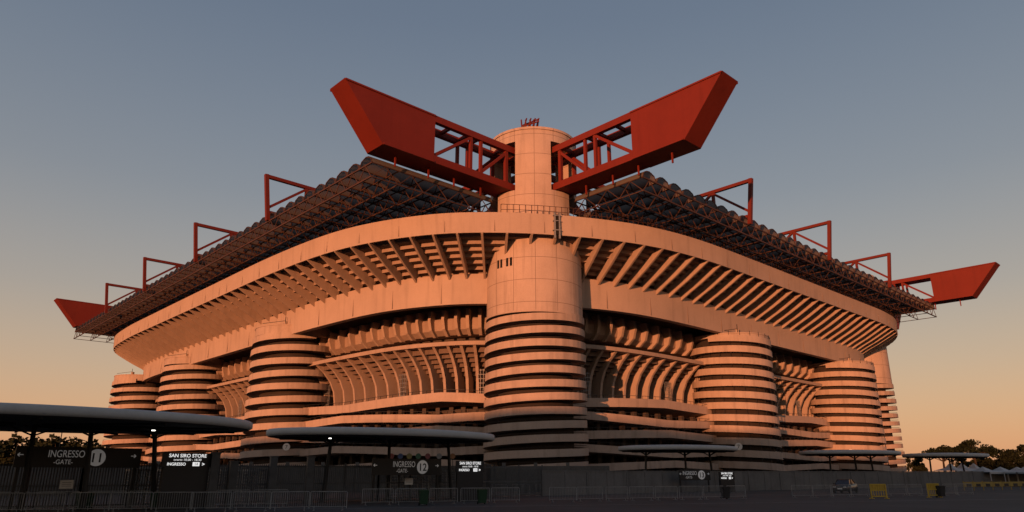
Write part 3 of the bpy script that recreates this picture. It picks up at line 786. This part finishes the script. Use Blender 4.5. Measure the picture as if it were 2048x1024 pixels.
x, y = wxy(2040, 96); mb.obj('yellow_hoarding', [mottled('faded_yellow', (.32, .23, .06), .7, .2, 1), DARK], None, loc=(x, y, 0), rot=.45)

# ------------------------------------------------------------------ trees
def leafcloud(mb, c, r, n_, s_, m=1, flat=1.0):
    for _ in range(n_):
        while True:
            p = Vector((random.uniform(-1, 1), random.uniform(-1, 1), random.uniform(-1, 1)))
            if .25 < p.length < 1: break
        q = Vector(c) + Vector((p.x * r[0], p.y * r[1], p.z * r[2] * flat))
        a = Vector((random.gauss(0, 1), random.gauss(0, 1), random.gauss(0, 1))).normalized(); b_ = a.orthogonal().normalized(); k = s_ * random.uniform(.6, 1.3)
        c2 = a.cross(b_); mb.add([tuple(q + b_ * k), tuple(q + c2 * k * .8), tuple(q - b_ * k * .9), tuple(q - c2 * k * .7)], [(0, 1, 2, 3)], m)
def broadleaf(h, seed, leaf=.28, n_=130):
    random.seed(seed); mb = MB(); mb.limb((0, 0, 0), (.2, .1, h * .4), h * .03, h * .02, m=0)
    for k in range(20):
        a = random.uniform(0, 6.28); rr = h * random.uniform(.08, .36); zz = h * random.uniform(.32, .88); rr *= (1.15 - abs(zz / h - .6) * 1.8)
        q = (rr * math.cos(a), rr * math.sin(a), zz); mb.limb((.2, .1, h * .35), q, h * .012, h * .004, 5, 0)
        s_ = h * random.uniform(.09, .17); leafcloud(mb, q, (s_, s_, s_ * .8), n_, leaf)
    return mb
def stone_pine(h, seed):
    random.seed(seed); mb = MB(); tx, ty = random.uniform(-.6, .6), random.uniform(-.6, .6)
    mb.limb((0, 0, 0), (tx * .5, ty * .5, h * .4), .35, .26); mb.limb((tx * .5, ty * .5, h * .4), (tx, ty, h * .72), .26, .18)
    for k in range(24):
        a = random.uniform(0, 6.28); rr = h * .42 * math.sqrt(random.random()); q = (tx + rr * math.cos(a), ty + rr * math.sin(a), h * (.9 - .22 * (rr / (h * .42)) ** 2) + random.uniform(-.3, .3))
        mb.limb((tx, ty, h * random.uniform(.5, .7)), q, .1, .04, 5, 0); s_ = h * random.uniform(.08, .13); leafcloud(mb, q, (s_ * 1.3, s_ * 1.3, s_ * .6), 150, .24)
    return mb
for px, d, h, kind, sd in ((1835, 215, 8.2, 'b', 1), (1888, 185, 9.6, 'p', 2), (1955, 180, 10.6, 'p', 3), (1990, 178, 8.4, 'b', 4), (2022, 175, 8.8, 'b', 5), (2062, 172, 9.2, 'b', 6), (1925, 200, 7.0, 'b', 8), (1972, 190, 8.6, 'b', 11), (2110, 170, 9, 'p', 9)):
    x, y = wxy(px, d)
    if kind == 'b': broadleaf(h, sd).obj('broadleaf_tree', [BARK, LEAF], None, loc=(x, y, 0))
    else: stone_pine(h, sd).obj('stone_pine_tree', [BARK, LEAF2], None, loc=(x, y, 0))
tr1 = broadleaf(10, 21, .5, 45)
def row(x0, y0, x1, y1, n_, name='distant_tree_row', k0=1.0):
    random.seed(x0); mb = MB()
    for k in range(n_):
        t = k / (n_ - 1); x = x0 + (x1 - x0) * t + random.uniform(-3, 3); y = y0 + (y1 - y0) * t + random.uniform(-6, 6); s_ = random.uniform(.7, 1.15) * k0; ra = random.uniform(0, 6.28); c, sn = math.cos(ra), math.sin(ra)
        vs = [(x + (v[0] * c - v[1] * sn) * s_ * 1.25, y + (v[0] * sn + v[1] * c) * s_ * 1.25, v[2] * s_) for v in tr1.v]
        o = len(mb.v); mb.v.extend(vs); mb.f.extend(tuple(i + o for i in f) for f in tr1.f); mb.m.extend(tr1.m)
    mb.obj(name, [BARK, LEAF])
row(-240, 225, -150, 260, 19, k0=1.45)
row(170, 250, 330, 220, 20, k0=.85)
row(-330, 300, -220, 240, 14, k0=1.5)

def shadow_block(x, w, h, d=14, y=-150):  # unseen row added behind the camera to shadow the lower stadium
    e = empty('added_shadow_building', (x, y, 0)); mb = MB(); mb.box((0, 0, h / 2), (w, d, h)); mb.box((0, 0, h + .3), (w + .6, d + .6, .6)); mb.box((w * .2, 0, h + 1.0), (4, 4, .8)); mb.obj('walls', [SHBLK], e)
    mb = MB(); m2 = MB(); nf = int(h / 3.1); nc = int(w / 3.6)
    for f in range(nf):
        for c in range(nc):
            xx = -w / 2 + (c + .5) * w / nc; mb.box((xx, d / 2 + .02, 1.9 + f * 3.1), (1.4, .1, 1.5))
            if c % 3 == 1 and f: m2.box((xx, d / 2 + .6, .9 + f * 3.1), (2.6, 1.2, .15)); m2.box((xx, d / 2 + 1.17, 1.4 + f * 3.1), (2.6, .06, .9))
    mb.obj('windows', [GLASS], e); m2.obj('balconies', [SHBLK], e)
for x, w, h in ((-380, 60, 25), (-320, 58, 24.6), (-262, 56, 25), (-205, 56, 25), (-150, 52, 25.6), (-98, 50, 26.2), (-47, 50, 25.4), (4, 50, 24.6), (55, 50, 25), (106, 50, 24.5)): shadow_block(x, w, h)

# ------------------------------------------------------------------ light
el = math.radians(3.5); az = math.radians(-24); hx, hy = math.sin(az), -math.cos(az)
S = Vector((hx * math.cos(el), hy * math.cos(el), math.sin(el)))
sd = bpy.data.lights.new('sun', 'SUN'); sd.energy = 5.0; sd.angle = math.radians(.53); sd.color = (1.0, 0.355, 0.145)
so = bpy.data.objects.new('sun', sd); sc.collection.objects.link(so); so.rotation_euler = S.to_track_quat('Z', 'Y').to_euler(); so.location = (0, -50, 80)
w = bpy.data.worlds.new('World'); sc.world = w; w.use_nodes = True; nt = w.node_tree
bg = nt.nodes['Background']
sky = N(nt, 'ShaderNodeTexSky', sky_type='NISHITA'); sky.sun_disc = False; sky.sun_elevation = el; sky.sun_rotation = math.atan2(hx, hy) % (2 * math.pi)
tc = N(nt, 'ShaderNodeTexCoord'); sp = N(nt, 'ShaderNodeSeparateXYZ'); nt.links.new(tc.outputs['Generated'], sp.inputs[0])
cr = N(nt, 'ShaderNodeValToRGB'); nt.links.new(sp.outputs[2], cr.inputs[0]); cr.color_ramp.interpolation = 'B_SPLINE'
els = cr.color_ramp.elements
stops = [(0.0, (.68, .30, .16)), (.06, (.66, .36, .20)), (.13, (.54, .375, .25)), (.22, (.38, .335, .295)), (.36, (.23, .255, .295)), (.58, (.13, .17, .24)), (1.0, (.07, .10, .17))]
els[0].position = 0; els[0].color = (*stops[0][1], 1); els[1].position = 1; els[1].color = (*stops[-1][1], 1)
for p_, c in stops[1:-1]:
    e_ = els.new(p_); e_.color = (*c, 1)
sc1 = N(nt, 'ShaderNodeVectorMath', operation='SCALE'); nt.links.new(sky.outputs[0], sc1.inputs[0]); sc1.inputs['Scale'].default_value = 0.03
ad = N(nt, 'ShaderNodeVectorMath', operation='ADD'); nt.links.new(cr.outputs[0], ad.inputs[0]); nt.links.new(sc1.outputs[0], ad.inputs[1])
nt.links.new(ad.outputs[0], bg.inputs['Color']); bg.inputs['Strength'].default_value = 0.92

# ------------------------------------------------------------------ camera
cd = bpy.data.cameras.new('camera'); co = bpy.data.objects.new('camera', cd); sc.collection.objects.link(co)
cd.sensor_width = 36; cd.lens = 1400 / 2048 * 36; cd.clip_end = 6000; cd.clip_start = .1
co.location = (0, 0, H0); co.rotation_euler = (math.radians(90 + 17.2), 0, 0)
sc.camera = co
